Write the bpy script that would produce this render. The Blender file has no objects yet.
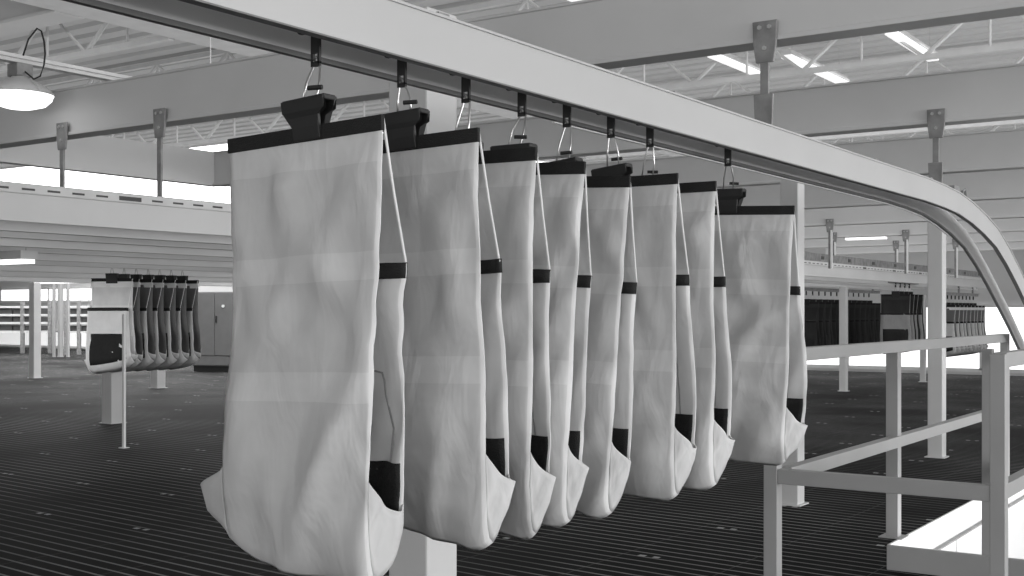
import bpy, math, random
from mathutils import Vector, noise

# ------------------------------------------------------------------ camera
scene = bpy.context.scene
COL = scene.collection
F = 1200.0            # focal length in pixels of a 1024 wide frame
HC = 1.24             # eye height above the mezzanine grating
TH = math.radians(34.3)
ST, CT = math.sin(TH), math.cos(TH)
cam_d = bpy.data.cameras.new('camera')
cam_d.sensor_width = 36.0
cam_d.lens = 36.0 * F / 1024.0
cam_d.shift_y = 24.0 / 1024.0
cam_d.clip_start = 0.05
cam_d.clip_end = 300
cam = bpy.data.objects.new('camera', cam_d)
COL.objects.link(cam)
cam.location = (0, 0, HC)
cam.rotation_euler = (math.pi / 2, 0, TH)
scene.camera = cam

# ------------------------------------------------------------------ world, lights, exposure
world = bpy.data.worlds.new('world')
scene.world = world
world.use_nodes = True
world.node_tree.nodes['Background'].inputs[0].default_value = (1, 1, 1, 1)
world.node_tree.nodes['Background'].inputs[1].default_value = 0.60
vs = scene.view_settings
vs.view_transform = 'Standard'
vs.look = 'None'
vs.exposure = 0.0
vs.gamma = 1.0
vs.use_curve_mapping = False


def area_light(name, loc, direction, sx, sy, power):
    d = bpy.data.lights.new(name, 'AREA')
    d.shape = 'RECTANGLE'
    d.size = sx
    d.size_y = sy
    d.energy = power
    o = bpy.data.objects.new(name, d)
    COL.objects.link(o)
    o.location = loc
    o.rotation_euler = Vector(direction).to_track_quat('-Z', 'Y').to_euler()
    return o


area_light('side_daylight', (9.0, 8.0, 1.9), (-1, 0.0, 0.02), 16, 3.4, 1350)
area_light('rear_daylight', (3.0, -7.0, 1.2), (-0.45, 1, 0.05), 10, 2.2, 360)
area_light('bay_light', (-16, 12, 3.9), (0, 0, -1), 14, 12, 150)
area_light('roof_bounce_fill', (-10, 13, HC + 1.5), (0, 0, 1), 26, 18, 480)  # added uplight standing in for light bounced onto the deck
_sp = bpy.data.lights.new('bag_row_fill', 'SPOT')  # added spot outside the view, brightens the white bag of the left row
_sp.energy = 900
_sp.spot_size = math.radians(11)
_sp.spot_blend = .6
_sp.shadow_soft_size = .25
_so = bpy.data.objects.new('bag_row_fill', _sp)
COL.objects.link(_so)
_so.location = (-12.5, 1.0, 1.5)
_so.rotation_euler = Vector((2.4, 6.7, -.6)).to_track_quat('-Z', 'Y').to_euler()
area_light('bay_light', (-7, 17, 3.9), (0, 0, -1), 8, 10, 150)
area_light('lower_floor_daylight', (0.9, 9.5, -1.2), (-1, 0, -0.05), 8, 2.2, 130)


# ------------------------------------------------------------------ helpers
def W(px, py, Z):
    """pixel + depth -> world point"""
    X = (px - 512) / F * Z
    return Vector((CT * X - ST * Z, ST * X + CT * Z, HC + (312 - py) / F * Z))


def ground(px, py):
    return W(px, py, F * HC / (py - 312))


def node(nt, t, **kw):
    n = nt.nodes.new(t)
    for k, v in kw.items():
        setattr(n, k, v)
    return n


def mat(name, v, rough=0.6, metal=0.0, var=0.06, scale=6.0, bump=0.0, bscale=60.0, spec=0.4):
    m = bpy.data.materials.new(name)
    m.use_nodes = True
    nt = m.node_tree
    b = nt.nodes['Principled BSDF']
    b.inputs['Roughness'].default_value = rough
    b.inputs['Metallic'].default_value = metal
    b.inputs['Specular IOR Level'].default_value = spec
    tc = node(nt, 'ShaderNodeTexCoord')
    nz = node(nt, 'ShaderNodeTexNoise')
    nz.inputs['Scale'].default_value = scale
    nz.inputs['Detail'].default_value = 4
    nt.links.new(tc.outputs['Object'], nz.inputs['Vector'])
    r = node(nt, 'ShaderNodeMapRange')
    r.inputs['From Min'].default_value = 0.3
    r.inputs['From Max'].default_value = 0.7
    r.inputs['To Min'].default_value = v * (1 - var)
    r.inputs['To Max'].default_value = v * (1 + var)
    nt.links.new(nz.outputs['Fac'], r.inputs['Value'])
    nt.links.new(r.outputs['Result'], b.inputs['Base Color'])
    if bump:
        n2 = node(nt, 'ShaderNodeTexNoise')
        n2.inputs['Scale'].default_value = bscale
        nt.links.new(tc.outputs['Object'], n2.inputs['Vector'])
        bp = node(nt, 'ShaderNodeBump')
        bp.inputs['Strength'].default_value = bump
        bp.inputs['Distance'].default_value = 0.01
        nt.links.new(n2.outputs['Fac'], bp.inputs['Height'])
        nt.links.new(bp.outputs['Normal'], b.inputs['Normal'])
    return m


def emat(name, strength, v=1.0):
    m = bpy.data.materials.new(name)
    m.use_nodes = True
    nt = m.node_tree
    b = nt.nodes['Principled BSDF']
    b.inputs['Base Color'].default_value = (.8, .8, .8, 1)
    b.inputs['Emission Color'].default_value = (v, v, v, 1)
    b.inputs['Emission Strength'].default_value = strength
    return m


def mnode(nt, op, a, b=None, c=None):
    n = node(nt, 'ShaderNodeMath', operation=op)
    for i, x in enumerate((a, b, c)):
        if x is None:
            continue
        if isinstance(x, (int, float)):
            n.inputs[i].default_value = x
        else:
            nt.links.new(x, n.inputs[i])
    return n.outputs[0]


def cloth_mat(name, v, band=1.09):
    """woven cloth with doubled hems; UV = (across, metres below the top)"""
    m = mat(name, v, rough=0.9, var=0.05, scale=9, spec=0.15)
    nt = m.node_tree
    b = nt.nodes['Principled BSDF']
    src = b.inputs['Base Color'].links[0].from_socket
    uv = node(nt, 'ShaderNodeUVMap')
    sp = node(nt, 'ShaderNodeSeparateXYZ')
    nt.links.new(uv.outputs['UV'], sp.inputs[0])
    U, V = sp.outputs[0], sp.outputs[1]

    def inside(x, lo, hi):
        return mnode(nt, 'MULTIPLY', mnode(nt, 'GREATER_THAN', x, lo), mnode(nt, 'LESS_THAN', x, hi))
    s = inside(V, -0.02, 0.088)
    s = mnode(nt, 'MAXIMUM', s, inside(V, 0.262, 0.318))
    s = mnode(nt, 'MAXIMUM', s, inside(V, 0.50, 0.56))
    e = mnode(nt, 'GREATER_THAN', mnode(nt, 'ABSOLUTE', mnode(nt, 'SUBTRACT', U, 0.5)), 0.478)
    s = mnode(nt, 'MAXIMUM', s, e)
    k = mnode(nt, 'ADD', mnode(nt, 'MULTIPLY_ADD', s, band - 1.0, 1.0), mnode(nt, 'MULTIPLY', e, .08))
    nt.links.new(mnode(nt, 'MULTIPLY', src, k), b.inputs['Base Color'])
    # weave + soft creases
    tc = node(nt, 'ShaderNodeTexCoord')
    mp = node(nt, 'ShaderNodeMapping')
    mp.inputs['Rotation'].default_value = (0, math.radians(35), 0)
    mp.inputs['Scale'].default_value = (14, 9, 5)
    nt.links.new(tc.outputs['Object'], mp.inputs['Vector'])
    n2 = node(nt, 'ShaderNodeTexNoise')
    n2.inputs['Scale'].default_value = 1.0
    n2.inputs['Detail'].default_value = 3
    n2.inputs['Distortion'].default_value = 0.6
    nt.links.new(mp.outputs[0], n2.inputs['Vector'])
    bp = node(nt, 'ShaderNodeBump')
    bp.inputs['Strength'].default_value = 0.42
    bp.inputs['Distance'].default_value = 0.022
    nt.links.new(n2.outputs['Fac'], bp.inputs['Height'])
    nt.links.new(bp.outputs['Normal'], b.inputs['Normal'])
    # thin cloth lets some light through
    tr = node(nt, 'ShaderNodeBsdfTranslucent')
    nt.links.new(b.inputs['Base Color'].links[0].from_socket, tr.inputs['Color'])
    mx = node(nt, 'ShaderNodeMixShader')
    mx.inputs[0].default_value = 0.22
    out = nt.nodes['Material Output']
    nt.links.new(b.outputs[0], mx.inputs[1])
    nt.links.new(tr.outputs[0], mx.inputs[2])
    nt.links.new(mx.outputs[0], out.inputs['Surface'])
    return m


def grating_mat():
    m = mat('dark_bar_grating', 0.010, rough=0.7, metal=0.0, var=0.3, scale=0.8, spec=0.03)
    nt = m.node_tree
    b = nt.nodes['Principled BSDF']
    src = b.inputs['Base Color'].links[0].from_socket
    tc = node(nt, 'ShaderNodeTexCoord')
    sp = node(nt, 'ShaderNodeSeparateXYZ')
    nt.links.new(tc.outputs['Object'], sp.inputs[0])
    X, Y = sp.outputs[0], sp.outputs[1]

    def line(x, period, frac, off=0.0):
        t = mnode(nt, 'FRACT', mnode(nt, 'MULTIPLY_ADD', x, 1.0 / period, off))
        return mnode(nt, 'LESS_THAN', t, frac)
    bars = line(mnode(nt, 'MULTIPLY_ADD', X, 0.09, Y), 0.095, 0.17)
    cross = line(X, 0.60, 0.012)
    # wear: bars polished in patches
    nz = node(nt, 'ShaderNodeTexNoise')
    nz.inputs['Scale'].default_value = 0.55
    nz.inputs['Detail'].default_value = 3
    nt.links.new(tc.outputs['Object'], nz.inputs['Vector'])
    wear = node(nt, 'ShaderNodeMapRange')
    wear.inputs['From Min'].default_value = 0.38
    wear.inputs['From Max'].default_value = 0.62
    wear.inputs['To Min'].default_value = 0.05
    wear.inputs['To Max'].default_value = 0.26
    nt.links.new(nz.outputs['Fac'], wear.inputs['Value'])
    lines = mnode(nt, 'MAXIMUM', mnode(nt, 'MULTIPLY', bars, wear.outputs[0]), mnode(nt, 'MULTIPLY', cross, 0.05))
    # bright saddle clips in pairs, at panel corners
    cy = mnode(nt, 'LESS_THAN', mnode(nt, 'FRACT', mnode(nt, 'MULTIPLY_ADD', Y, 1 / 0.95, 0.31)), 0.035)
    cx = mnode(nt, 'FRACT', mnode(nt, 'MULTIPLY_ADD', X, 1 / 0.92, 0.17))
    c1 = mnode(nt, 'LESS_THAN', cx, 0.045)
    c2 = mnode(nt, 'MULTIPLY', mnode(nt, 'GREATER_THAN', cx, 0.09), mnode(nt, 'LESS_THAN', cx, 0.13))
    clips = mnode(nt, 'MULTIPLY', mnode(nt, 'MAXIMUM', c1, c2), cy)
    tot = mnode(nt, 'ADD', mnode(nt, 'ADD', src, lines), mnode(nt, 'MULTIPLY', clips, 0.4))
    nt.links.new(tot, b.inputs['Base Color'])
    bp = node(nt, 'ShaderNodeBump')
    bp.inputs['Strength'].default_value = 0.35
    bp.inputs['Distance'].default_value = 0.01
    nt.links.new(bars, bp.inputs['Height'])
    nt.links.new(bp.outputs['Normal'], b.inputs['Normal'])
    return m


M = dict(
    beam=mat('white_painted_steel', 0.62, rough=0.5, var=0.05, scale=1.5, bump=0.05, bscale=12),
    rail=mat('light_extruded_rail', 0.48, rough=0.42, var=0.04, scale=2.0),
    inner=mat('grey_inner_rail', 0.70, rough=0.5, var=0.05, scale=2.0),
    lip=mat('dark_rail_lip', 0.16, rough=0.5),
    col=mat('column_paint', 0.60, rough=0.5, var=0.05, scale=2.0),
    guard=mat('railing_paint', 0.36, rough=0.45, var=0.05, scale=3.0),
    galv=mat('dull_galvanised_steel', 0.27, rough=0.5, metal=0.2, var=0.25, scale=14),
    rod=mat('zinc_rod', 0.5, rough=0.35, metal=0.4),
    black=mat('black_plastic', 0.018, rough=0.5, var=0.1),
    tape=mat('black_webbing', 0.014, rough=0.8, var=0.15, scale=30, bump=0.3, bscale=300),
    mesh=mat('black_net', 0.012, rough=0.85, var=0.2, scale=30, bump=0.4, bscale=250),
    wire=mat('hook_wire', 0.55, rough=0.3, metal=0.8),
    cord=mat('white_cord', 0.72, rough=0.8),
    seam=mat('stitched_seam', 0.30, rough=0.9),
    cloth=cloth_mat('undyed_canvas', 0.69, 1.10),
    clothf=cloth_mat('white_canvas', 0.86),
    clothg=cloth_mat('grey_canvas', 0.20),
    clothm=cloth_mat('mid_grey_canvas', 0.33),
    clothd=cloth_mat('charcoal_canvas', 0.045),
    deck=mat('roof_deck', 0.6, rough=0.6, var=0.06, scale=0.7),
    joist=mat('joist_paint', 0.66, rough=0.5),
    darksteel=mat('dark_steel', 0.07, rough=0.5),
    cab=mat('cabinet_grey', 0.17, rough=0.5),
    wall=mat('wall_paint', 0.55, rough=0.8, var=0.05, scale=0.5),
    wallwhite=mat('white_wall_paint', 0.85, rough=0.7, var=0.04, scale=0.8),
    grate=grating_mat(),
    lampglow=emat('lamp_glow', 2.2),
    tube=emat('tube_glow', 0.7),
    window=emat('window_daylight', 1.5),
    wallglow=emat('pale_wall_glow', 0.5),
    sky=emat('skylight_daylight', 4.0),
)


class MB:
    def __init__(s):
        s.v, s.f, s.mi, s.uv = [], [], [], {}

    def box(s, a, b, mi=0):
        x0, x1 = sorted((a[0], b[0]))
        y0, y1 = sorted((a[1], b[1]))
        z0, z1 = sorted((a[2], b[2]))
        n = len(s.v)
        s.v += [(x0, y0, z0), (x1, y0, z0), (x1, y1, z0), (x0, y1, z0), (x0, y0, z1), (x1, y0, z1), (x1, y1, z1), (x0, y1, z1)]
        for q in ((0, 3, 2, 1), (4, 5, 6, 7), (0, 1, 5, 4), (1, 2, 6, 5), (2, 3, 7, 6), (3, 0, 4, 7)):
            s.f.append([n + i for i in q])
            s.mi.append(mi)
        return s

    def tube(s, pts, r, seg=8, mi=0, flat=None):
        pts = [Vector(p) for p in pts]
        n0 = len(s.v)
        up = Vector((0, 0, 1))
        for i, p in enumerate(pts):
            a = pts[max(i - 1, 0)]
            b = pts[min(i + 1, len(pts) - 1)]
            d = (b - a).normalized()
            ref = up if abs(d.z) < 0.9 else Vector((1, 0, 0))
            e1 = d.cross(ref).normalized()
            e2 = d.cross(e1).normalized()
            for k in range(seg):
                t = 2 * math.pi * (k + 0.5) / seg
                rx, ry = (r, r) if flat is None else (r, flat)
                s.v.append(tuple(p + e1 * rx * math.cos(t) + e2 * ry * math.sin(t)))
        for i in range(len(pts) - 1):
            for k in range(seg):
                a = n0 + i * seg + k
                b = n0 + i * seg + (k + 1) % seg
                s.f.append([a, b, b + seg, a + seg])
                s.mi.append(mi)
        s.f.append([n0 + k for k in range(seg)][::-1])
        s.mi.append(mi)
        m = n0 + (len(pts) - 1) * seg
        s.f.append([m + k for k in range(seg)])
        s.mi.append(mi)
        return s

    def bar(s, a, b, w, mi=0):            # square bar between two points
        return s.tube([a, b], w * 0.7071, seg=4, mi=mi)

    def prism(s, poly, axis, c0, c1, mi=0):
        """poly in the two other axes, extruded along axis from c0 to c1"""
        n = len(s.v)
        m = len(poly)
        for c in (c0, c1):
            for (a, b) in poly:
                p = [a, b]
                p.insert(axis, c)
                s.v.append(tuple(p))
        s.f.append([n + i for i in range(m)][::-1])
        s.f.append([n + m + i for i in range(m)])
        s.mi += [mi, mi]
        for i in range(m):
            j = (i + 1) % m
            s.f.append([n + i, n + j, n + m + j, n + m + i])
            s.mi.append(mi)
        return s

    def sweep(s, prof, path, mi=0):
        """prof: (x, h) polygon; path: list of (Y, z, slope angle) ; x fixed"""
        n = len(s.v)
        m = len(prof)
        for (Y, z, a) in path:
            for (x, h) in prof:
                s.v.append((x, Y + h * math.sin(a), z + h * math.cos(a)))
        for i in range(len(path) - 1):
            for k in range(m):
                j = (k + 1) % m
                s.f.append([n + i * m + k, n + i * m + j, n + (i + 1) * m + j, n + (i + 1) * m + k])
                s.mi.append(mi)
        s.f.append([n + k for k in range(m)][::-1])
        e = n + (len(path) - 1) * m
        s.f.append([e + k for k in range(m)])
        s.mi += [mi, mi]
        return s

    def grid(s, rows, mi=0, uvs=None):
        n = len(s.v)
        h, w = len(rows), len(rows[0])
        for r in rows:
            s.v += [tuple(p) for p in r]
        if uvs:
            for i, r in enumerate(uvs):
                for j, q in enumerate(r):
                    s.uv[n + i * w + j] = q
        for i in range(h - 1):
            for j in range(w - 1):
                a = n + i * w + j
                s.f.append([a, a + 1, a + w + 1, a + w])
                s.mi.append(mi)
        return s

    def build(s, name, mats, parent=None, loc=None, smooth=False, solid=0, bevel=0):
        me = bpy.data.meshes.new(name)
        me.from_pydata(s.v, [], s.f)
        if not isinstance(mats, (list, tuple)):
            mats = [mats]
        for m in mats:
            me.materials.append(m)
        me.polygons.foreach_set('material_index', s.mi)
        if s.uv:
            l = me.uv_layers.new(name='UVMap')
            for li, lp in enumerate(me.loops):
                l.data[li].uv = s.uv.get(lp.vertex_index, (0.5, 5))
        if smooth:
            me.polygons.foreach_set('use_smooth', [True] * len(me.polygons))
        me.update()
        import bmesh
        bm = bmesh.new()
        bm.from_mesh(me)
        if not s.uv:
            bmesh.ops.recalc_face_normals(bm, faces=bm.faces)
        bm.to_mesh(me)
        bm.free()
        o = bpy.data.objects.new(name, me)
        COL.objects.link(o)
        if parent:
            o.parent = parent
        if loc:
            o.location = loc
        if solid:
            md = o.modifiers.new('thick', 'SOLIDIFY')
            md.thickness = solid
            md.offset = 0
        if bevel:
            md = o.modifiers.new('bevel', 'BEVEL')
            md.width = bevel
            md.segments = 2
            md.limit_method = 'ANGLE'
        return o


def tag(o, label=None, cat=None, group=None, kind=None):
    if label:
        o['label'] = label
    if cat:
        o['category'] = cat
    if group:
        o['group'] = group
    if kind:
        o['kind'] = kind
    return o


def empty(name, loc, label, cat, group=None, rz=0):
    o = bpy.data.objects.new(name, None)
    o.empty_display_size = 0.1
    COL.objects.link(o)
    o.location = loc
    o.rotation_euler = (0, 0, rz)
    return tag(o, label, cat, group)


def copy_tree(o, parent=None, kids=None):
    c = o.copy()
    COL.objects.link(c)
    c.parent = parent
    for ch in [k for k in ALLKIDS.get(o.name, [])]:
        copy_tree(ch, c)
    return c


ALLKIDS = {}


def index_kids(o):
    ks = [x for x in COL.objects if x.parent == o]
    ALLKIDS[o.name] = ks
    for k in ks:
        index_kids(k)


def structure(o):
    o['kind'] = 'structure'
    return o


# ------------------------------------------------------------------ setting
YB = 24.7            # far wall
XL, XR = -42.0, 10.0
YN = -8.0
OX0, OX1, OY0, OY1 = -1.95, -0.75, 6.40, 16.2      # opening in the grating

b = MB()
b.box((XL, YN, -0.03), (OX0, YB, 0.0)).box((OX1, YN, -0.03), (XR, YB, 0.0))
b.box((OX0, YN, -0.03), (OX1, OY0, 0.0)).box((OX0, OY1, -0.03), (OX1, YB, 0.0))
structure(b.build('floor', M['grate']))
# painted edge channel round the opening
b = MB()
b.box((OX0, OY0, -0.16), (OX0 + .012, OY1, 0.002)).box((OX1 - .012, OY0, -0.16), (OX1, OY1, 0.002))
b.box((OX0, OY0, -0.16), (OX1, OY0 + .012, 0.002)).box((OX0, OY1 - .012, -0.16), (OX1, OY1, 0.002))
b.box((OX0, OY0, -0.17), (OX0 + .04, OY1, -0.16), 1)
structure(b.build('trim_1', [M['wallwhite'], M['galv']]))
b = MB()
b.box((-2.10, 3.0, -4.0), (-2.02, 18.0, -0.04))
for yy in (6.8, 8.1, 9.4, 10.7):
    b.box((-2.02, yy, -3.9), (-2.012, yy + .012, -.2))
structure(b.build('wall_lower', M['wallwhite']))
structure(MB().box((-2.1, 3.0, -4.1), (3.0, 18.0, -4.0)).build('floor_lower', M['wallwhite']))

# roof deck: ribs running across
ER = HC + 3.0
b = MB()
prof = []
y = YN
while y < YB + .3:
    prof += [(y, ER), (y + .16, ER), (y + .18, ER + .05), (y + .28, ER + .05)]
    y += .30
top = [(p[0], p[1] + .02) for p in prof][::-1]
rows = [[(XL, p[0], p[1]) for p in prof], [(XR, p[0], p[1]) for p in prof]]
b.grid(rows)
ceil = b.build('ceiling', M['deck'], solid=0.02)
structure(ceil)

# far wall with low window band (right), clerestories
b = MB()
b.box((XL, YB, -0.05), (XR, YB + .2, ER))
structure(b.build('wall_back', M['wall']))
structure(MB().box((XL - .2, YN, -0.05), (XL, YB + .2, ER)).build('wall_left', M['wall']))


def wall_window(n, x0, x1, z0, z1, m, mull=1.2):
    o = MB().box((x0, YB - .03, z0), (x1, YB - .005, z1)).build('window_%d' % n, m)
    structure(o)
    fr = MB()
    k = max(1, int(round((x1 - x0) / mull)))
    for i in range(k + 1):
        x = x0 + (x1 - x0) * i / k
        fr.box((x - .03, YB - .07, z0), (x + .03, YB - .025, z1))
    fr.box((x0, YB - .07, z0 - .04), (x1, YB - .025, z0 + .03)).box((x0, YB - .07, z1 - .03), (x1, YB - .025, z1 + .04))
    fr.build('window_frame', M['joist'], o)
    return o


wall_window(1, -11.0, -3.0, 0.10, 1.36, M['window'], 2.6)
wall_window(2, -6.2, 0.0, HC + 1.38, HC + 1.85, M['window'], 2.0)
wall_window(3, -38.5, -33.0, HC + .36, HC + .80, M['window'], 2.7)
wall_window(4, -31.8, -30.0, HC + .34, HC + .80, M['window'], 1.0)
wall_window(5, -40.0, -26.0, 0.08, HC - .60, M['wallglow'], 3.5)  # glowing panel put in place of the pale lower wall

# skylight in the roof over the far left bay
sk = MB().box((-34.0, 14.3, ER - .06), (-13.0, 23.5, ER - .02)).build('window_6', M['sky'])
structure(sk)
fr = MB()
for i in (0, 5):
    yy = 14.3 + i * 1.84
    fr.box((-34.0, yy - .03, ER - .10), (-13.0, yy + .03, ER - .06))
fr.build('window_frame', M['joist'], sk)

# ------------------------------------------------------------------ girders
GB, GT = HC + 1.04, HC + 1.32
GY = [4.42 + 2.415 * i for i in range(8)]
names = ['first cross girder, running right across above the hanging bags',
         'second cross girder, behind the first one',
         'third cross girder, lit end above the curve of the rail',
         'fourth cross girder back from the camera',
         'fifth cross girder, small above the far conveyor',
         'sixth cross girder, carrying the small far hangers',
         'seventh cross girder, close to the far wall',
         'last and farthest cross girder, before the far wall']
for i, gy in enumerate(GY):
    x0 = -14.0 if i == 0 else -7.6
    b = MB()
    h = .0
    prof = [(gy - .05, GB + .02), (gy - .064, GB + .02), (gy - .064, GB), (gy + .064, GB), (gy + .064, GB + .02),
            (gy + .05, GB + .02), (gy + .05, GT - .012), (gy + .06, GT - .012), (gy + .06, GT), (gy - .06, GT), (gy - .06, GT - .012), (gy - .05, GT - .012)]
    b.prism(prof, 0, x0, 6.0)
    g = b.build('girder', M['beam'], bevel=.003)
    tag(g, 'white painted ' + names[i], 'girder', 'white cross girders')
# bolt heads on the first girders' lower flange are part of trim; longitudinal girder at left
b = MB()
b.prism([(-7.66, GB), (-7.54, GB), (-7.54, GB + .02), (-7.57, GB + .02), (-7.57, GT), (-7.63, GT), (-7.63, GB + .02), (-7.66, GB + .02)], 1, -2.0, 4.355)
b2 = MB()
b2.prism([(-7.68, GB), (-7.60, GB), (-7.60, GT), (-7.68, GT)], 1, 4.49, 6.85)
g = b2.build('girder', M['beam'], bevel=.003)
tag(g, 'short lengthwise white girder in front of the bright skylight', 'girder')

# roof beams (upper frame at the left)
b = MB()
b.box((-40, 5.92, HC + 2.42), (-8.42, 6.08, HC + 2.9)).box((-40, 5.86, HC + 2.40), (-8.42, 6.14, HC + 2.43))
o = b.build('roof_beam', M['beam'], bevel=.004)
tag(o, 'high crosswise roof beam in the upper left corner', 'beam')
b = MB()
b.box((-8.3, -4, HC + 2.42), (-8.14, YB - .02, HC + 2.9)).box((-8.4, -4, HC + 2.40), (-8.04, YB - .02, HC + 2.43))
o = b.build('roof_beam', M['joist'], bevel=.004)
tag(o, 'high lengthwise roof beam with white edges, upper left', 'beam')


def joist(y, label, x0=-24.0, x1=4.0, skip=None):
    root = empty('roof_joist', (0, y, 0), label, 'roof joist', 'open web roof joists')
    zb, zt = HC + 2.40, HC + 2.94
    segs = [(x0, -8.45), (-8.0, x1)]
    for (a, c) in segs:
        MB().box((a, -.03, zb), (c, .03, zb + .05)).build('bottom_chord', M['joist'], root)
        MB().box((a, -.03, zt - .03), (c, .03, zt + .02)).build('top_chord', M['joist'], root)
        w = MB()
        n = int((c - a) / 1.15)
        st = (c - a) / n
        for i in range(n):
            xa = a + st * i
            w.tube([(xa, 0, zb + .03), (xa + st / 2, 0, zt - .02)], .022, 6)
            w.tube([(xa + st / 2, 0, zt - .02), (xa + st, 0, zb + .03)], .016, 6)
            w.tube([(xa + st / 2, 0, zb + .03), (xa + st / 2, 0, zt - .02)], .013, 6)
        w.build('web', M['joist'], root)
    return root


jl = ['nearest open web joist under the roof deck, upper left', 'second open web joist, mostly behind the first girder',
      'open web joist seen between the two girders, upper right', 'fourth open web joist behind the second girder',
      'fifth open web joist, showing under the second girder', 'sixth open web joist toward the far wall', 'farthest open web joist by the far wall']
for i, l in enumerate(jl):
    joist(7.05 + 2.3 * i, l, -24.0 if i < 3 else -8.45 - 1.2)

# ------------------------------------------------------------------ fluorescent fixtures (along Y) and high-bay lamp
def fixture(x, y, z, length, along, label, m='tube', rod_top=ER - .01):
    root = empty('fluorescent_light', (x, y, z), label, 'light', 'fluorescent lights')
    if along == 'y':
        MB().prism([(-.07, 0.03), (.07, .03), (.04, .09), (-.04, .09)], 1, -length / 2, length / 2).build('housing', M['joist'], root)
        MB().box((-.055, -length / 2 + .02, 0), (.055, length / 2 - .02, .03)).build('tube', M[m], root)
    else:
        MB().box((-length / 2, -.07, .03), (length / 2, .07, .09)).build('housing', M['joist'], root)
        MB().box((-length / 2 + .02, -.055, 0), (length / 2 - .02, .055, .03)).build('tube', M[m], root)
    r = MB()
    for s in (-1, 1):
        p = (0, s * length * .4) if along == 'y' else (s * length * .4, 0)
        r.tube([(p[0], p[1], .09), (p[0], p[1], rod_top - z)], .004, 5)
    r.build('suspension_rod', M['rod'], root)
    return root


fixture(-5.2, 11.9, HC + 2.60, 1.35, 'y', 'white strip light left of the upper bracket, between the girders')
fixture(-4.6, 12.6, HC + 2.60, 1.8, 'y', 'white strip light just right of the upper bracket')
fixture(-3.4, 12.0, HC + 2.60, 1.5, 'y', 'white strip light between the girders, upper right')
p = W(866, 239.5, 17.5)
fixture(p.x, p.y, p.z, .62, 'x', 'small lit tube above the far conveyor, right background', 'window')
p = W(12, 264, 8.6)
fixture(p.x, p.y, p.z, .42, 'x', 'bright tube under the left conveyor at the picture edge', 'window', HC + .57)
p = W(78, 283, 30)
fixture(p.x, p.y, p.z, 3.4, 'x', 'long bright tube behind the left post and the white bag', 'window')
p = W(580, 2, 9.5)
fixture(p.x, p.y, p.z, .7, 'y', 'strip light at the top edge above the first girder')

p = W(20, 94, 6.8)
lamp = empty('high_bay_lamp', (p.x, p.y, p.z), 'round glowing high bay lamp hanging at the left edge', 'lamp')


def lathe(prof, m, name, solid=0):
    b = MB()
    b.grid([[(r_ * math.cos(t * math.pi / 20), r_ * math.sin(t * math.pi / 20), z_) for t in range(41)] for (r_, z_) in prof])
    return b.build(name, m, lamp, smooth=True, solid=solid)


lathe([(.0, .095), (.045, .095), (.05, .085), (.09, .07), (.15, .035), (.185, .0), (.182, -.006)], M['joist'], 'reflector', .003)
lathe([(.180, .0), (.172, -.03), (.14, -.062), (.08, -.080), (.0, -.085)], M['lampglow'], 'lens')
lathe([(.0, .080), (.06, .072), (.12, .045), (.165, .012), (.178, -.002)], M['lampglow'], 'glowing_bowl')
MB().box((-.05, -.05, .095), (.05, .05, .17)).build('ballast_box', M['galv'], lamp, bevel=.006)
b = MB()
b.tube([(.05, 0, .12), (.13, .0, .07), (.19, 0, .08), (.225, 0, .14), (.235, 0, .20), (.225, 0, .27), (.20, 0, .33), (.16, 0, .35), (.08, 0, .30), (.03, 0, .215)], .005, 6)
b.build('cable', M['black'], lamp)
# lamp track
z = p.z + .172
b = MB().box((p.x - .03, p.y - 5, z), (p.x + .03, p.y + 1.6, z + .045)).box((p.x - .05, p.y - 5, z + .02), (p.x + .05, p.y + 1.6, z + .028))
for yy in (-4, -.8, 1.4):
    b.tube([(p.x, p.y + yy, z + .04), (p.x, p.y + yy, ER)], .004, 5)
o = b.build('cable_tray', M['joist'])
tag(o, 'long white lighting channel above the high bay lamp', 'cable tray')

# ------------------------------------------------------------------ columns
def column(x, y, w, ztop, label, grp='white square columns', base=True):
    root = empty('column', (x, y, 0), label, 'column', grp)
    h = w / 2
    MB().box((-h, -h, 0.0), (h, h, ztop)).build('shaft', M['col'], root, bevel=min(.008, w * .06))
    if base:
        MB().box((-h - .02, -h - .02, 0.0), (h + .02, h + .02, .008)).build('base_plate', M['col'], root)
    return root


column(-2.82, 3.54, .185, HC + 1.12, 'thick white column behind the two nearest bags')
column(-2.87, 7.42, .12, HC + .93, 'white column behind the last hanging bag')
column(-2.78, 10.52, .125, HC + .95, 'white column with bright right face, under the curved rail')
g = ground(35, 378)
column(g.x, g.y, .155, HC + .55, 'grey column at the left edge below the left conveyor')
g = ground(113, 423)
column(g.x, g.y, .175, .98, 'short post below the white bag at the left')
g = ground(158, 388)
column(g.x, g.y, .17, .9, 'short post under the row of small bags at the left')
column(-6.3, 18.45, .11, HC + .4, 'slim far post behind the hand rail, right background')
g = ground(923, 382)
column(g.x, g.y, .09, HC + .3, 'slim far post beside the big right column')

# thin pole at the left
g = ground(124, 448)
b = MB().box((g.x - .012, g.y - .012, .004), (g.x + .012, g.y + .012, 1.22)).box((g.x - .035, g.y - .035, 0), (g.x + .035, g.y + .035, .006))
tag(b.build('marker_pole', M['wallwhite']), 'thin bright white pole standing on the grating, left', 'pole')

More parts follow.
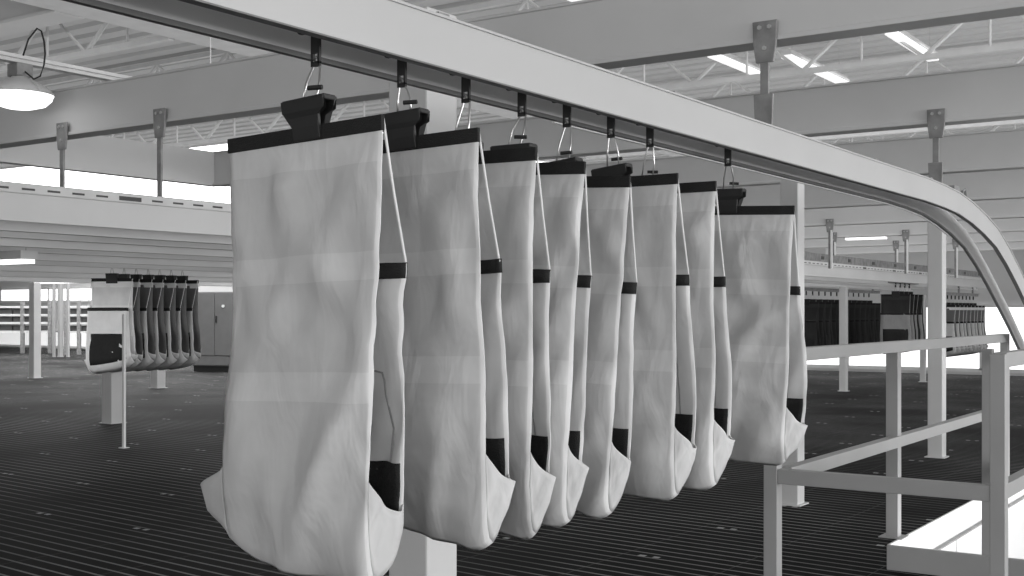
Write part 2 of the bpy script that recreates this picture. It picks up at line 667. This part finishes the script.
# ------------------------------------------------------------------ main conveyor: two rails diving at the end
XC = -1.79
pth = [(-3.0, .565), (0, .565), (3, .565), (6.2, .565), (6.55, .557), (6.85, .543), (7.15, .51), (7.45, .462), (7.75, .40),
       (8.05, .30), (8.35, .18), (8.65, .05), (9.0, -.105), (9.35, -.275), (9.7, -.45), (10.2, -.70), (11.4, -1.30), (12.9, -2.05), (16.0, -3.6)]
path = []
for i, (Y, e) in enumerate(pth):
    a = pth[max(i - 1, 0)]
    c = pth[min(i + 1, len(pth) - 1)]
    ang = math.atan2(-(c[1] - a[1]), c[0] - a[0])
    path.append((Y, HC + e, ang))
conv = empty('overhead_conveyor', (0, 0, 0), 'pale twin rail conveyor carrying the large bags, curving down at right', 'conveyor')
ax = XC + .10
profA = [(ax, 0), (ax, .112), (ax + .006, .112), (ax + .006, .118), (ax - .025, .118), (ax - .025, .112), (ax - .010, .108),
         (ax - .010, .010), (ax - .022, .008), (ax - .022, 0)]
MB().sweep(profA, path).build('near_rail', M['rail'], conv)
MB().sweep([(ax - .024, -.004), (ax + .001, -.004), (ax + .001, -.0005), (ax - .024, -.0005)], path).build('near_lip', M['lip'], conv)
bx = XC - .10
profB = [(bx, .006), (bx + .010, .006), (bx + .010, .118), (bx, .118)]
MB().sweep(profB, path).build('far_rail', M['inner'], conv)
MB().sweep([(bx - .004, -.002), (bx + .013, -.002), (bx + .013, .009), (bx - .004, .009)], path).build('far_lip', M['lip'], conv)
MB().sweep([(bx - .014, -.006), (bx - .004, -.006), (bx - .004, .001), (bx - .014, .001)], path[2:8]).build('lip_highlight', M['wallwhite'], conv)  # white strip painted as the highlight along the far rail's lower lip
# chain inside the track
b = MB()
b.sweep([(XC - .012, .070), (XC + .012, .070), (XC + .012, .095), (XC - .012, .095)], path[:5])
b.build('drive_chain', M['galv'], conv)
# cross ties above the rails
b = MB()
for Y in (1.0, 2.2, 3.4, 5.4, 6.3):
    b.box((bx, Y - .02, HC + .682), (ax, Y + .02, HC + .69))
b.build('cross_tie', M['galv'], conv)
b = MB()
b.tube([(ax - .01, 6.95, HC + .672), (ax - .03, 7.1, HC + .70), (ax - .05, 7.2, HC + .67)], .008, 6)
b.box((ax - .05, 6.75, HC + .665), (ax - .0, 6.86, HC + .69))
b.build('end_clamp', M['galv'], conv)


# ------------------------------------------------------------------ hanger brackets
def hanger(x, y, zb, zt, label, grp, face=-1, plate2=True):
    """top plate clamps the girder flange, bar goes down to zb"""
    root = empty('hanger_bracket', (x, y + face * .076, 0), label, 'bracket', grp)
    t = .006
    b = MB()
    b.prism([(-.050, zt + .075), (.050, zt + .075), (.046, zt - .02), (.036, zt - .085), (-.036, zt - .085), (-.046, zt - .02)], 1, -t, t)
    b.build('top_plate', M['galv'], root, bevel=.003)
    bb = MB()
    for (px, pz) in ((-.02, .05), (.02, .05), (0, -.03)):
        bb.tube([(px, -t - .006, zt + pz), (px, -t, zt + pz)], .009, 6)
    bb.build('bolt', M['rod'], root)
    MB().box((-.018, -.004, zb + .02), (.014, .010, zt - .05)).build('drop_bar', M['galv'], root)
    if plate2:
        MB().prism([(-.040, zb + .15), (.040, zb + .15), (.034, zb), (-.034, zb)], 1, -t - .012, -.006).build('lower_plate', M['galv'], root, bevel=.003)
    return root


hanger(XC, 4.42, HC + .683, GB, 'large galvanised bracket joining the first girder to the pale rail', 'brackets of the main conveyor')
hanger(XC, 6.835, HC + .67, GB, 'galvanised bracket holding the pale rail where it starts to curve', 'brackets of the main conveyor')

# ------------------------------------------------------------------ second conveyor at the left, running far back
left = empty('overhead_conveyor', (0, 0, 0), 'wide grey conveyor housing at the left, running far back above small bags', 'conveyor')
ex0, ex1 = HC + .435, HC + .62
b = MB()
b.prism([(-5.215, ex0), (-5.20, ex0), (-5.20, ex1 - .05), (-5.19, ex1 - .05), (-5.19, ex1), (-5.26, ex1), (-5.26, ex1 - .012), (-5.215, ex1 - .012)], 1, -2.0, 23.6)
b.build('fascia', M['beam'], left, bevel=.002)
b = MB()
b.box((-5.19, -1, ex1 - .046), (-5.186, 23, ex1 - .012), 0)
y = 0.0
i = 0
while y < 21:
    L = .14 if i % 9 == 0 else .07
    b.box((-5.186, y, ex1 - .040 if i % 9 == 0 else ex1 - .034), (-5.184, y + L, ex1 - .018 if i % 9 == 0 else ex1 - .024), 1)
    y += L + .07
    i += 1
b.build('slotted_strip', [M['joist'], M['darksteel']], left)
for k, (x, top, bot, mt) in enumerate(((-5.75, .56, .425, 'inner'), (-6.35, .56, .43, 'beam'), (-7.0, .55, .42, 'inner'), (-7.8, .56, .43, 'beam'),
                                       (-8.7, .55, .42, 'inner'), (-9.7, .55, .425, 'beam'), (-11.2, .56, .42, 'inner'), (-13.0, .56, .42, 'beam'), (-15.0, .56, .42, 'inner'))):
    b = MB()
    b.prism([(x, HC + bot), (x + .05, HC + bot), (x + .05, HC + bot + .02), (x + .02, HC + bot + .02), (x + .02, HC + top), (x, HC + top)], 1, -1.0 if x > -9 else 4, 24.5)
    b.build('inner_rail', M[mt], left)
b = MB()
for y in range(-1, 24, 2):
    b.box((-15.0, y, HC + .565), (-5.25, y + .06, HC + .60))
b.build('cross_tie', M['beam'], left)

for (x, y, l) in ((-6.17, 4.42, 'bracket hanging the left conveyor, nearer the left edge'), (-5.3, 4.42, 'bracket hanging the left conveyor, just left of the largest bag')):
    hanger(x, y, ex1 - .02, GB, l, 'brackets of the left conveyor', plate2=False)
far_l = [(-4.95, GY[4], 'far bracket with pale bar, leftmost pair above the far conveyor'),
         (-5.75, GY[5], 'far wide bracket left of the small lit tube'),
         (-4.75, GY[5], 'far bracket right of the small lit tube'),
         (-5.6, GY[6], 'small far bracket below the small lit tube'),
         (-4.7, GY[6], 'small far bracket just left of the tall right column')]
for (x, y, l) in far_l:
    r = hanger(x, y, HC + .50, GB, l, 'far brackets of the left conveyor', plate2=False)
    c = MB().box((.012, -.012, HC + .52), (.034, .004, GB - .06)).build('pale_bar', M['wallwhite'], r)

# machinery on top of the far end (chain track)
b = MB()
b.box((-5.24, 11.2, ex1 + .002), (-5.20, 23.0, ex1 + .10))
for i in range(12):
    b.box((-5.199, 11.4 + i * 1.0, ex1 + .03), (-5.195, 11.5 + i * 1.0, ex1 + .07), 1)
b.build('chain_guard', [M['galv'], M['darksteel']], left)

# ------------------------------------------------------------------ bags
def smooth01(a, b_, x):
    t = (x - a) / (b_ - a)
    t = max(0.0, min(1.0, t))
    return t * t * (3 - 2 * t)


KEY = [(0, 0), (.0, -.25), (-.004, -.45), (-.014, -.62), (-.016, -.74), (-.010, -.84), (-.002, -.905), (.012, -.930), (.036, -.915),
       (.066, -.883), (.088, -.840), (.092, -.79), (.091, -.70), (.089, -.58), (.086, -.44), (.082, -.285)]


def dense(keys, n):
    L = [0]
    for i in range(1, len(keys)):
        L.append(L[-1] + math.dist(keys[i], keys[i - 1]))
    out = []
    for k in range(n + 1):
        d = L[-1] * k / n
        i = max(j for j in range(len(L)) if L[j] <= d + 1e-9)
        if i >= len(keys) - 1:
            out.append(keys[-1])
            continue
        t = (d - L[i]) / (L[i + 1] - L[i])
        p0 = keys[max(i - 1, 0)]
        p1, p2 = keys[i], keys[i + 1]
        p3 = keys[min(i + 2, len(keys) - 1)]

        def cr(a, b_, c, e):
            return .5 * (2 * b_ + (c - a) * t + (2 * a - 5 * b_ + 4 * c - e) * t * t + (3 * b_ - a - 3 * c + e) * t ** 3)
        out.append((cr(p0[0], p1[0], p2[0], p3[0]), cr(p0[1], p1[1], p2[1], p3[1])))
    return out


def make_bag(loc, label, group, seed=0, detail=1, rz=0, ry=0, back='cloth', pocket=None, inward=0.0, pin=0.0, flap=.05, lift=.095, puff=1.0, drop=1.03):
    """local: x across, +y toward the pocket side, z down from the top hem"""
    rnd = random.Random(seed)
    root = empty('cloth_bag', loc, label, 'bag', group, rz)
    root.rotation_euler = (0, ry, rz)
    NV, NU = (72, 30) if detail else (26, 8)
    P = dense(KEY, NV)
    HW = .225
    off = Vector((seed * 7.3, seed * 3.1, seed * 1.7))

    def pt(t, y, z, disp=True):
        hw = HW * (1 + (.10 if t < 0 else .05) * smooth01(-.36, -.60, z) - .02 * smooth01(0, -.2, z))
        g = smooth01(-.62, -.92, z)
        lf = lift * ((1 - t) / 2) ** 1.8 + .022 * max(0, (t - .8) / .2) ** 2 + .03 * max(0, (-t - .6) / .4) ** 2
        x = t * hw * (1 - .03 * g * t) - inward * max(0, t) ** 2 * smooth01(-.06, -.80, z) * (1 - smooth01(.02, .08, y)) + pin * max(0, t) * smooth01(-.15, -.62, z) * smooth01(.03, .085, y)
        zz = z * drop + lf * g
        yy = y
        if disp:
            q = Vector((x, y * 2, zz)) + off
            a = smooth01(-.04, -.13, z)
            # diagonal folds fanning from the clip, cross folds lower down
            fan = math.sin((x * 1.0 + z * .45) * 34 + 5 * noise.noise(q * 3.0)) * .0085 * smooth01(-.04, -.12, z) * (1 - smooth01(-.30, -.5, z))
            ed = (1 - abs(t) ** 8)
            big = noise.noise(q * 4.2) * .016
            pr, al = q.x * .88 - q.z * .48, q.x * .48 + q.z * .88
            med = noise.noise(Vector((pr * 10, q.y * 4, al * 2.6))) * .027
            fine = noise.noise(Vector((pr * 24, q.y * 4 + 7, al * 7))) * .0075
            crease = -max(0, .28 - abs(noise.noise(Vector((pr * 5.5 + 9, 3.3 + seed, al * 1.8))))) * .070 + fine
            lowf = -max(0, .16 - abs(noise.noise(Vector((x * 3 + seed, 5.5, zz * 9 + x * 2))))) * .035 * smooth01(-.3, -.5, z)
            crease += lowf
            side = .0025 * math.sin(z * 60 + seed) * smooth01(.7, 1.0, abs(t)) * noise.noise(q * 5) * 2
            yy += a * puff * (fan * ed + (big + med + crease) * (.12 + .88 * ed) + side)
            x += a * .003 * noise.noise(Vector((seed * 2.2, 1.5, zz * 3.5))) * (1 if t > 0 else .8)
            # bulge of the belly
        bel = smooth01(-.4, -.75, z) * (1 - smooth01(-.80, -.95, z)) * (1 - t * t)
        yy += bel * (-.020 if y < .04 else .016)
        return Vector((x, yy, zz))

    pocket = pocket or back
    # split index: path point lowest in z
    im = min(range(len(P)), key=lambda i: P[i][1])

    def sheet(i0, i1):
        rows, uvs = [], []
        for i in range(i0, i1 + 1):
            y, z = P[i]
            rows.append([pt(-1 + 2 * j / NU, y, z) for j in range(NU + 1)])
            if i <= im:
                vv = -z
            else:
                vv = 1.5
            uvs.append([(j / NU, vv) for j in range(NU + 1)])
        return rows, uvs
    rows, uvs = sheet(0, im)
    b = MB()
    b.grid(rows, uvs=uvs)
    b.build('back_panel', M[back], root, smooth=True, solid=.003)
    rows, uvs = sheet(im, NV)
    b = MB()
    b.grid(rows, uvs=uvs)
    b.build('pocket_panel', M[pocket], root, smooth=True, solid=.003)
    # side gussets
    for s in (-1, 1):
        ia = min(range(im), key=lambda i: abs(P[i][1] + .715))
        ib = min(range(im, NV), key=lambda i: abs(P[i][1] + .775))
        na = ib - ia
        bot = [pt(s, *P[i]) for i in range(ia, ib + 1)]
        A, B = bot[0], bot[-1]
        nr = 8 if detail else 4
        rows = []
        for r in range(nr + 1):
            fr = r / nr
            row = []
            for k in range(na + 1):
                t = k / na
                T = A.lerp(B, t)
                T.z -= .034 * math.sin(math.pi * t) ** .8
                T.y += .006 * math.sin(math.pi * t)
                p_ = bot[k].lerp(T, fr)
                out = ((.012 if inward > .04 else .030) if s > 0 else flap) * math.sin(math.pi * t) ** 1.3 * (.35 + .65 * fr) * min(1, fr * 2.2)
                out += .010 * math.sin(t * 9 + seed) * fr * math.sin(math.pi * t)
                out -= (.010 if abs(t - .35) < .06 else 0) * fr * (1 - fr) * 3
                p_.x += s * out
                row.append(p_)
            rows.append(row)
        g = MB()
        g.grid(rows, uvs=[[(.5, 1.5)] * (na + 1)] * (nr + 1))
        g.build('side_gusset', M[pocket], root, smooth=True, solid=.003)

    def strip(name, i0, i1, m, tmax, thick, zoff=None):
        rr = []
        for i in range(i0, i1 + 1):
            rr.append([pt(-tmax + 2 * tmax * j / NU, *P[i]) for j in range(NU + 1)])
        q = MB()
        q.grid(rr)
        return q.build(name, m, root, smooth=True, solid=thick)

    # webbing at the top of the back and of the pocket
    w = MB()
    w.prism([(-.005, -.030), (.005, -.030), (.005, .002), (-.005, .002)], 0, -HW - .002, HW + .002)
    w.build('top_band', M['tape'], root, bevel=.001)
    ip = max(range(im, NV + 1), key=lambda i: P[i][1])
    yv, zv = P[-1]
    rr = []
    for zz in (zv - .030, zv - .015, zv + .002):
        rr.append([pt(-1 + 2 * j / NU, yv + (.0), zz) for j in range(NU + 1)])
    q = MB()
    q.grid(rr)
    q.build('pocket_band', M['tape'], root, smooth=True, solid=.010)
    # net window low in the pocket
    i0 = min(range(im, NV), key=lambda i: abs(P[i][1] + (.855 if detail else .83)))
    i1 = min(range(im, NV), key=lambda i: abs(P[i][1] + (.70 if detail else .56)))
    strip('net_window', i0, i1, M['mesh'], .96 if detail else .80, .012)
    if not detail:
        MB().prism([(-.004, -.085), (.004, -.085), (.004, -.036), (-.004, -.036)], 0, -HW, HW).build('hem', M['clothf' if back != 'clothd' else 'clothd'], root)
    # cords
    for s in (-1, 1):
        top = Vector((s * (HW - .003), .006, -.004))
        low = pt(s, yv, zv) + Vector((-s * .004, .004, -.004))
        c = MB()
        mid = top.lerp(low, .5) + Vector((0, -.002, -.004))
        c.tube([top, mid, low], .0030 if detail else .003, 6)
        c.build('cord', M['cord'] if detail else M[pocket], root)
    if detail:
        for s in (-1, 1):
            pts = []
            for (t, z) in ((0, -.50), (.55, -.50), (.68, -.505), (.73, -.52), (.745, -.55), (.745, -.62), (.745, -.69)):
                i = min(range(im, NV), key=lambda i: abs(P[i][1] - z))
                v = pt(s * t, P[i][0], z)
                pts.append(v + Vector((0, -.003, 0)))
            q = MB()
            q.tube(pts, .0022, 5)
            q.build('seam', M['seam'], root)
    return root


near = [  # Y, top elevation, yaw, lean (deg), left lift, inward, pocket pin, flap, label
    (1.845, .396, -1.0, -1.6, .035, .050, -.045, .15, 'largest and nearest pale canvas bag, leftmost on the pale rail'),
    (2.165, .412, 1.0, -1.4, .130, -.01, .0, .05, 'second pale bag from the front, right behind the largest'),
    (2.405, .404, 0.0, 0.8, .095, .0, -.015, .05, 'third pale bag from the front, narrow strip between its neighbours'),
    (2.625, .400, 2.0, 2.6, .09, .01, -.025, .05, 'fourth pale bag, hung by a clip as wide as its visible top'),
    (2.875, .388, -1.0, 3.0, .10, .015, -.015, .05, 'fifth pale bag, leaning with its bottom swung to the left'),
    (3.165, .404, -2.0, 0.4, .02, .0, .01, .05, 'sixth pale bag, with a wide plain face and clean top band'),
    (3.420, .404, 0.0, 0.2, .03, .0, .01, .05, 'seventh pale bag, last before the gap in the row'),
    (4.07, .384, 2.0, 2.2, .02, .0, .035, .05, 'farthest pale bag, alone after the gap beside the railing'),
]
clipc = []
for i, (Y, e, yaw, roll, lf, inw, pin, flap, lab) in enumerate(near):
    make_bag((XC - .006, Y, HC + e - (.008 if i < 5 else 0)), lab, 'large canvas bags on the main conveyor', seed=i + 1, detail=1,
             rz=math.radians(yaw), ry=math.radians(roll), lift=lf, inward=inw, pin=pin, flap=flap, drop=(1.03, 1.015, 1.02, 1.015, 1.015, 1.03, 1.03, 1.0)[i])
    clipc.append((XC + (.015, .01, -.01, .005, 0, 0, -.02, -.030)[i], Y, HC + e - (0, 0, .035, .012, .015, .018, .03, -.012)[i], yaw))


# clips and trolleys
def make_clip(loc, label, group, rz=0, tilt=0, detail=1):
    root = empty('bag_clip', loc, label, 'clip', group, rz)
    root.rotation_euler = (0, tilt, rz)
    root.scale = (.86, .8, .84)
    w = .072
    # two sprung jaws: broad lip at top, narrowing jaws biting the band
    for s in (-1, 1):
        b = MB()
        sec = [(s * .0065, -.042), (s * .012, -.042), (s * .017, -.010), (s * .019, .016), (s * .023, .030), (s * .027, .060), (s * .019, .062), (s * .013, .030), (s * .010, .016), (s * .007, .0)]
        n = len(b.v)
        # tapered in x : wider at top
        pts = []
        for (y, z) in sec:
            hw = w * (.62 + .38 * smooth01(.012, .030, z))
            pts.append((hw, y, z))
        m = len(pts)
        b.v += [(-p_[0], p_[1], p_[2]) for p_ in pts] + [(p_[0], p_[1], p_[2]) for p_ in pts]
        b.f.append(list(range(m))[::-1])
        b.f.append(list(range(m, 2 * m)))
        for k in range(m):
            b.f.append([k, (k + 1) % m, m + (k + 1) % m, m + k])
        b.mi += [0] * (m + 2)
        b.build('jaw', M['black'], root, bevel=.002)
    MB().prism([(-.020, .050), (.020, .050), (.022, .064), (-.022, .064)], 0, -w, w).build('spring_spine', M['black'], root, bevel=.003)
    MB().tube([(.044, .004, .086), (.006, -.006, .088)], .0062, 8).build('latch', M['black'], root)
    return root


gaps = []
for i, (x, Y, z, yaw) in enumerate(clipc):
    lab = ['black clip gripping the largest bag', 'black clip on the second bag, half hidden by the first',
           'black clip above the third bag, mostly hidden', 'broad black clip on the fourth bag',
           'black clip on the fifth bag, tilted above its band', 'black clip on the sixth bag, flat behind its band',
           'black clip on the seventh bag, mostly hidden', 'black clip at the left end of the farthest bag top'][i]
    tilt = (-.05, -.05, -.03, .0, -.10, -.10, 0, .03)[i]
    make_clip((x + (-.0), Y, z), lab, 'clips of the large bags', math.radians(yaw), tilt)
    # wire hook
    q_ = ((316, 402, 466, 522, 567, 611, 650, 728)[i] - 512) / F
    TY = -XC / (ST - CT * q_) * (ST * q_ + CT)      # station along the rail
    hx, hz = XC, HC + .535
    lab2 = 'thin wire hook between trolley and clip of the %s bag' % ('largest', 'second', 'third', 'fourth', 'fifth', 'sixth', 'seventh', 'farthest')[i]
    zt = z + .055
    b = MB()
    r = .0028
    dz = hz - zt
    p0 = Vector((x - .020, Y, zt - .006))
    p1 = Vector((x + .020, Y, zt - .006))
    b.tube([p0, p0.lerp(Vector((hx, TY, hz)), .5) + Vector((-.006, 0, 0)), (hx - .008, TY, hz - .012), (hx - .007, TY, hz + .001), (hx, TY, hz + .006), (hx + .006, TY, hz + .001)], r, 6)
    b.tube([p1, p1.lerp(Vector((hx, TY, hz)), .45) + Vector((.010, 0, 0)), (hx + .012, TY, hz - .014), (hx + .006, TY, hz - .002)], r, 6)
    tag(b.build('wire_hook', M['wire'], smooth=True), lab2, 'hook', 'wire hooks of the large bags')
    # trolley
    lab3 = 'black slotted trolley plate above the %s bag' % ('largest', 'second', 'third', 'fourth', 'fifth', 'sixth', 'seventh', 'farthest')[i]
    t = empty('trolley', (XC, TY, HC), lab3, 'trolley', 'trolleys on the main conveyor')
    b = MB()
    a, h0, h1 = .0125, .530, .632
    b.box((-a, -.003, .552), (a, .003, h1))
    b.box((-a, -.003, h0), (-a + .006, .003, .552)).box((a - .006, -.003, h0), (a, .003, .552)).box((-a, -.003, h0 - .006), (a, .003, h0 + .004))
    b.build('plate', M['black'], t)
    q = MB()
    for s in (-1, 1):
        q.tube([(s * .030, 0, .615), (s * .046, 0, .615)], .018, 12)
    q.tube([(-.03, 0, .615), (.03, 0, .615)], .005, 6)
    q.build('wheel', M['darksteel'], t)

# ------------------------------------------------------------------ background bags (copies)
def bag_proto(back, pocket, seed):
    r = make_bag((0, 0, 0), 'proto', 'g', seed=seed, detail=0, back=back, pocket=pocket)
    # clip and hook as its own hanger, added to each copy place
    index_kids(r)
    return r


def hang_clip(loc, label, group, rz=0):
    r = empty('bag_clip', loc, label, 'clip', group, rz)
    MB().prism([(-.010, -.05), (.010, -.05), (.024, .05), (-.024, .05)], 0, -.06, .06).build('jaw', M['black'], r)
    MB().tube([(-.02, 0, .04), (0, 0, .13), (.02, 0, .04)], .005, 5).build('wire_hook', M['rod'], r)
    MB().box((-.012, -.003, .11), (.012, .003, .20)).build('trolley_plate', M['black'], r)
    index_kids(r)
    return r


def place(proto, first, loc, rz, label, group):
    o = proto if first else copy_tree(proto)
    o.location = loc
    o.rotation_euler = (0, 0, rz)
    o['label'] = label
    o['group'] = group
    return o


pa = bag_proto('clothf', 'clothf', 21)
pg = bag_proto('clothg', 'cloth', 22)
pd = bag_proto('clothd', 'clothd', 23)
pc = hang_clip((0, 0, 0), 'c', 'c')
lrow = [('white', pa)] + [('grey', pg)] * 6
Xr = -10.1
ordn = ['nearest', 'second', 'third', 'fourth', 'fifth', 'sixth', 'farthest']
first_clip = True
for i in range(7):
    Yb = 7.64 + (0, .19, .34, .49, .64, .79, .94)[i]
    rz = math.radians(180 + (24 if i == 0 else 3 + (i * 37) % 5))
    loc = (Xr + (.06 if i == 0 else 0), Yb, HC + .335)
    if i == 0:
        place(pa, True, loc, rz, 'bright white bag with black net window, small row at the left', 'small far bags at the left')
    else:
        place(pg, i == 1, loc, rz, '%s of the small bags at the left, counted from the white one' % ordn[i], 'small far bags at the left')
    place(pc, first_clip, loc, rz, 'small clip holding the %s bag of the small left row' % ordn[i], 'clips of the small left bags')
    first_clip = False
# small rail over this row
b = MB().box((Xr - .05, 7.0, HC + .49), (Xr + .05, 12.6, HC + .56)).box((Xr - .08, 7.0, HC + .555), (Xr + .08, 12.6, HC + .565))
tag(b.build('conveyor_rail', M['inner']), 'short rail above the row of small bags at the left', 'rail')

nd = ['first', 'second', 'third', 'fourth', 'fifth', 'sixth', 'seventh', 'eighth', 'ninth', 'tenth', 'eleventh', 'twelfth']
for i in range(12):
    loc = (-7.0, 18.7 + i * .29, HC + .16)
    rz = math.radians(180 + (i * 53) % 17 - 8)
    place(pd, i == 0, loc, rz, '%s from the left of the charcoal bags beyond the farthest large bag' % nd[i], 'charcoal bags in the right background')
    place(pc, False, loc, rz, 'clip of the %s charcoal bag in the right background' % nd[i], 'clips of the charcoal bags')
pm = bag_proto('clothd', 'clothm', 24)
for i in range(4):
    loc = (-5.7, 19.15 + i * .25, HC + .28)
    rz = math.radians(180 + (14, 4, -3, 3)[i])
    place(pm, i == 0, loc, rz, '%s bag with black top in the small group left of the tall right column' % ('front', 'second', 'third', 'rear')[i], 'two-tone bags by the tall right column')
    place(pc, False, loc, rz, 'clip of the %s two-tone bag left of the tall right column' % ('front', 'second', 'third', 'rear')[i], 'clips of the two-tone bags')
for i in range(9):
    loc = (-5.7, 22.0 + i * .27, HC + .12)
    rz = math.radians(180 + (i * 31) % 13 - 6)
    place(pg, False, loc, rz, '%s from the left of the grey bags right of the tall right column' % nd[i], 'grey bags in the right background')
    place(pc, False, loc, rz, 'clip of the %s grey bag right of the tall column' % nd[i], 'clips of the grey bags')
for (x, y0, y1, z, l) in ((-7.0, 18.4, 22.4, HC + .34, 'far rail above the charcoal bags'), (-5.7, 18.85, 20.3, HC + .46, 'far rail above the two-tone bags'), (-5.7, 21.7, 24.4, HC + .30, 'far rail above the grey bags')):
    b = MB().box((x - .04, y0, z), (x + .04, y1, z + .05)).box((x - .07, y0, z + .045), (x + .07, y1, z + .055))
    for yy in (y0 + .1, (y0 + y1) / 2, y1 - .3):
        if True:
            b.box((x - .015, max(y0, yy), z + .04), (x + .015, max(y0, yy) + .03, HC + .567))
    tag(b.build('conveyor_rail', M['galv']), l, 'rail', 'far bag rails')

# ------------------------------------------------------------------ guard railing round the opening
rail = empty('guard_railing', (-1.97, 4.99, 0), 'grey square tube railing with two posts around the floor opening, right foreground', 'railing')
HR = 1.075


def rbox(name, a, c, parent=rail, w=.0, m='guard', off=(-1.97, 4.99, 0)):
    a = Vector(a) - Vector(off)
    c = Vector(c) - Vector(off)
    return MB().box(a, c).build(name, M[m], parent, bevel=.003)


def rpost(x, y, w=.056, h=HR):
    rbox('post', (x - w / 2, y - w / 2, 0), (x + w / 2, y + w / 2, h))
    rbox('foot_plate', (x - w, y - w, 0), (x + w, y + w, .007))


rpost(-2.02, 4.99, .062)
rpost(-1.99, 6.65, .066)
rpost(-1.972, 9.3)
rpost(-1.08, 4.99, .058)
rpost(-1.08, 5.9)
rpost(-1.31, 5.83, .046, 1.07)
# long rail into depth
rbox('top_rail', (-2.0, 5.022, HR - .055), (-1.945, 9.33, HR + .005))
rbox('mid_rail', (-2.0, 5.022, .50), (-1.945, 9.28, .560))
rbox('mid_rail', (-1.988, 4.965, .492), (-1.109, 5.01, .556))
rbox('top_rail', (-1.105, 5.02, HR - .055), (-1.055, 8.6, HR + .005))
rbox('mid_rail', (-1.105, 5.02, .50), (-1.055, 8.6, .560))
rbox('toe_board', (-1.765, 5.785, 0), (-1.02, 5.80, .118))

# ------------------------------------------------------------------ left background
def cabinet():
    c = W(215, 372, 24.8)
    root = empty('electrical_cabinet', (c.x, c.y, 0), 'grey double door control cabinet on black plinth, behind the small left bags', 'cabinet', rz=math.radians(20))
    w, d, h = 1.02, .5, 1.66
    MB().box((-w / 2, 0, .12), (w / 2, d, h)).build('body', M['cab'], root, bevel=.01)
    MB().box((-w / 2 + .01, .02, 0), (w / 2 - .01, d, .12)).build('plinth', M['black'], root)
    for s in (-1, 1):
        x0, x1 = (-w / 2 + .02, -.006) if s < 0 else (.006, w / 2 - .02)
        dd = MB().box((x0, -.02, .34), (x1, 0, h - .02)).build('door', M['cab'], root, bevel=.006)
        if s > 0:
            MB().box((.03, -.05, 1.02), (.06, -.02, 1.16)).build('handle', M['black'], dd, bevel=.005)
            MB().tube([(.20, -.045, 1.36), (.20, -.02, 1.36)], .03, 10).build('knob', M['wallwhite'], dd)
    MB().box((-w / 2 + .02, -.015, .14), (w / 2 - .02, 0, .32)).build('lower_panel', M['cab'], root, bevel=.004)


cabinet()

# far safety fence with dark racks behind it, far left
def far_rack(px0, px1, Z, label, posts):
    a, c = W(px0, 340, Z), W(px1, 340, Z)
    L = (c - a).length
    ang = math.atan2(c.y - a.y, c.x - a.x)
    root = empty('storage_rack', (a.x, a.y, 0), label, 'rack', 'far racks at the left', rz=ang)
    for i in range(posts):
        x = L * i / (posts - 1)
        MB().box((x - .05, -.05, 0), (x + .05, .05, HC + .32)).build('upright', M['galv'], root)
    for zz in (.62, .88, 1.12, 1.36):
        MB().box((0, -.04, zz), (L, .04, zz + .06)).build('beam', M['joist'], root)
    b = MB()
    rnd = random.Random(px0)
    x = .1
    while x < L - .5:
        w = rnd.uniform(.5, .9)
        for zz in (.68, .94, 1.18):
            b.box((x, .06, zz + .0), (min(x + w, L - .06), .7, zz + rnd.uniform(.14, .18)))
        x += w + rnd.uniform(.04, .15)
    b.build('stored_box', M['darksteel'], root)
    MB().box((0, .05, .62), (L, .72, .67)).build('shelf', M['galv'], root)
    return root


far_rack(-60, 50, 36.0, 'dark loaded rack at the far left edge', 5)
far_rack(66, 92, 35.0, 'narrow dark rack just left of the white bag', 3)
for i, (px, w) in enumerate(((54, .10), (60.5, .16), (68, .10))):
    q = ground(px, 348.5 + i * .5)
    q = W(px, 348, 33)
    q.z = 0
    b = MB().box((q.x - w / 3, q.y - w / 3, 0), (q.x + w / 3, q.y + w / 3, HC + 1.0)).box((q.x - w * .4, q.y - w * .4, 0), (q.x + w * .4, q.y + w * .4, .02))
    tag(b.build('pipe_post', M['guard']), ('left', 'thick middle', 'right')[i] + ' one of three thin posts between the two far left racks', 'post', 'three thin far posts')
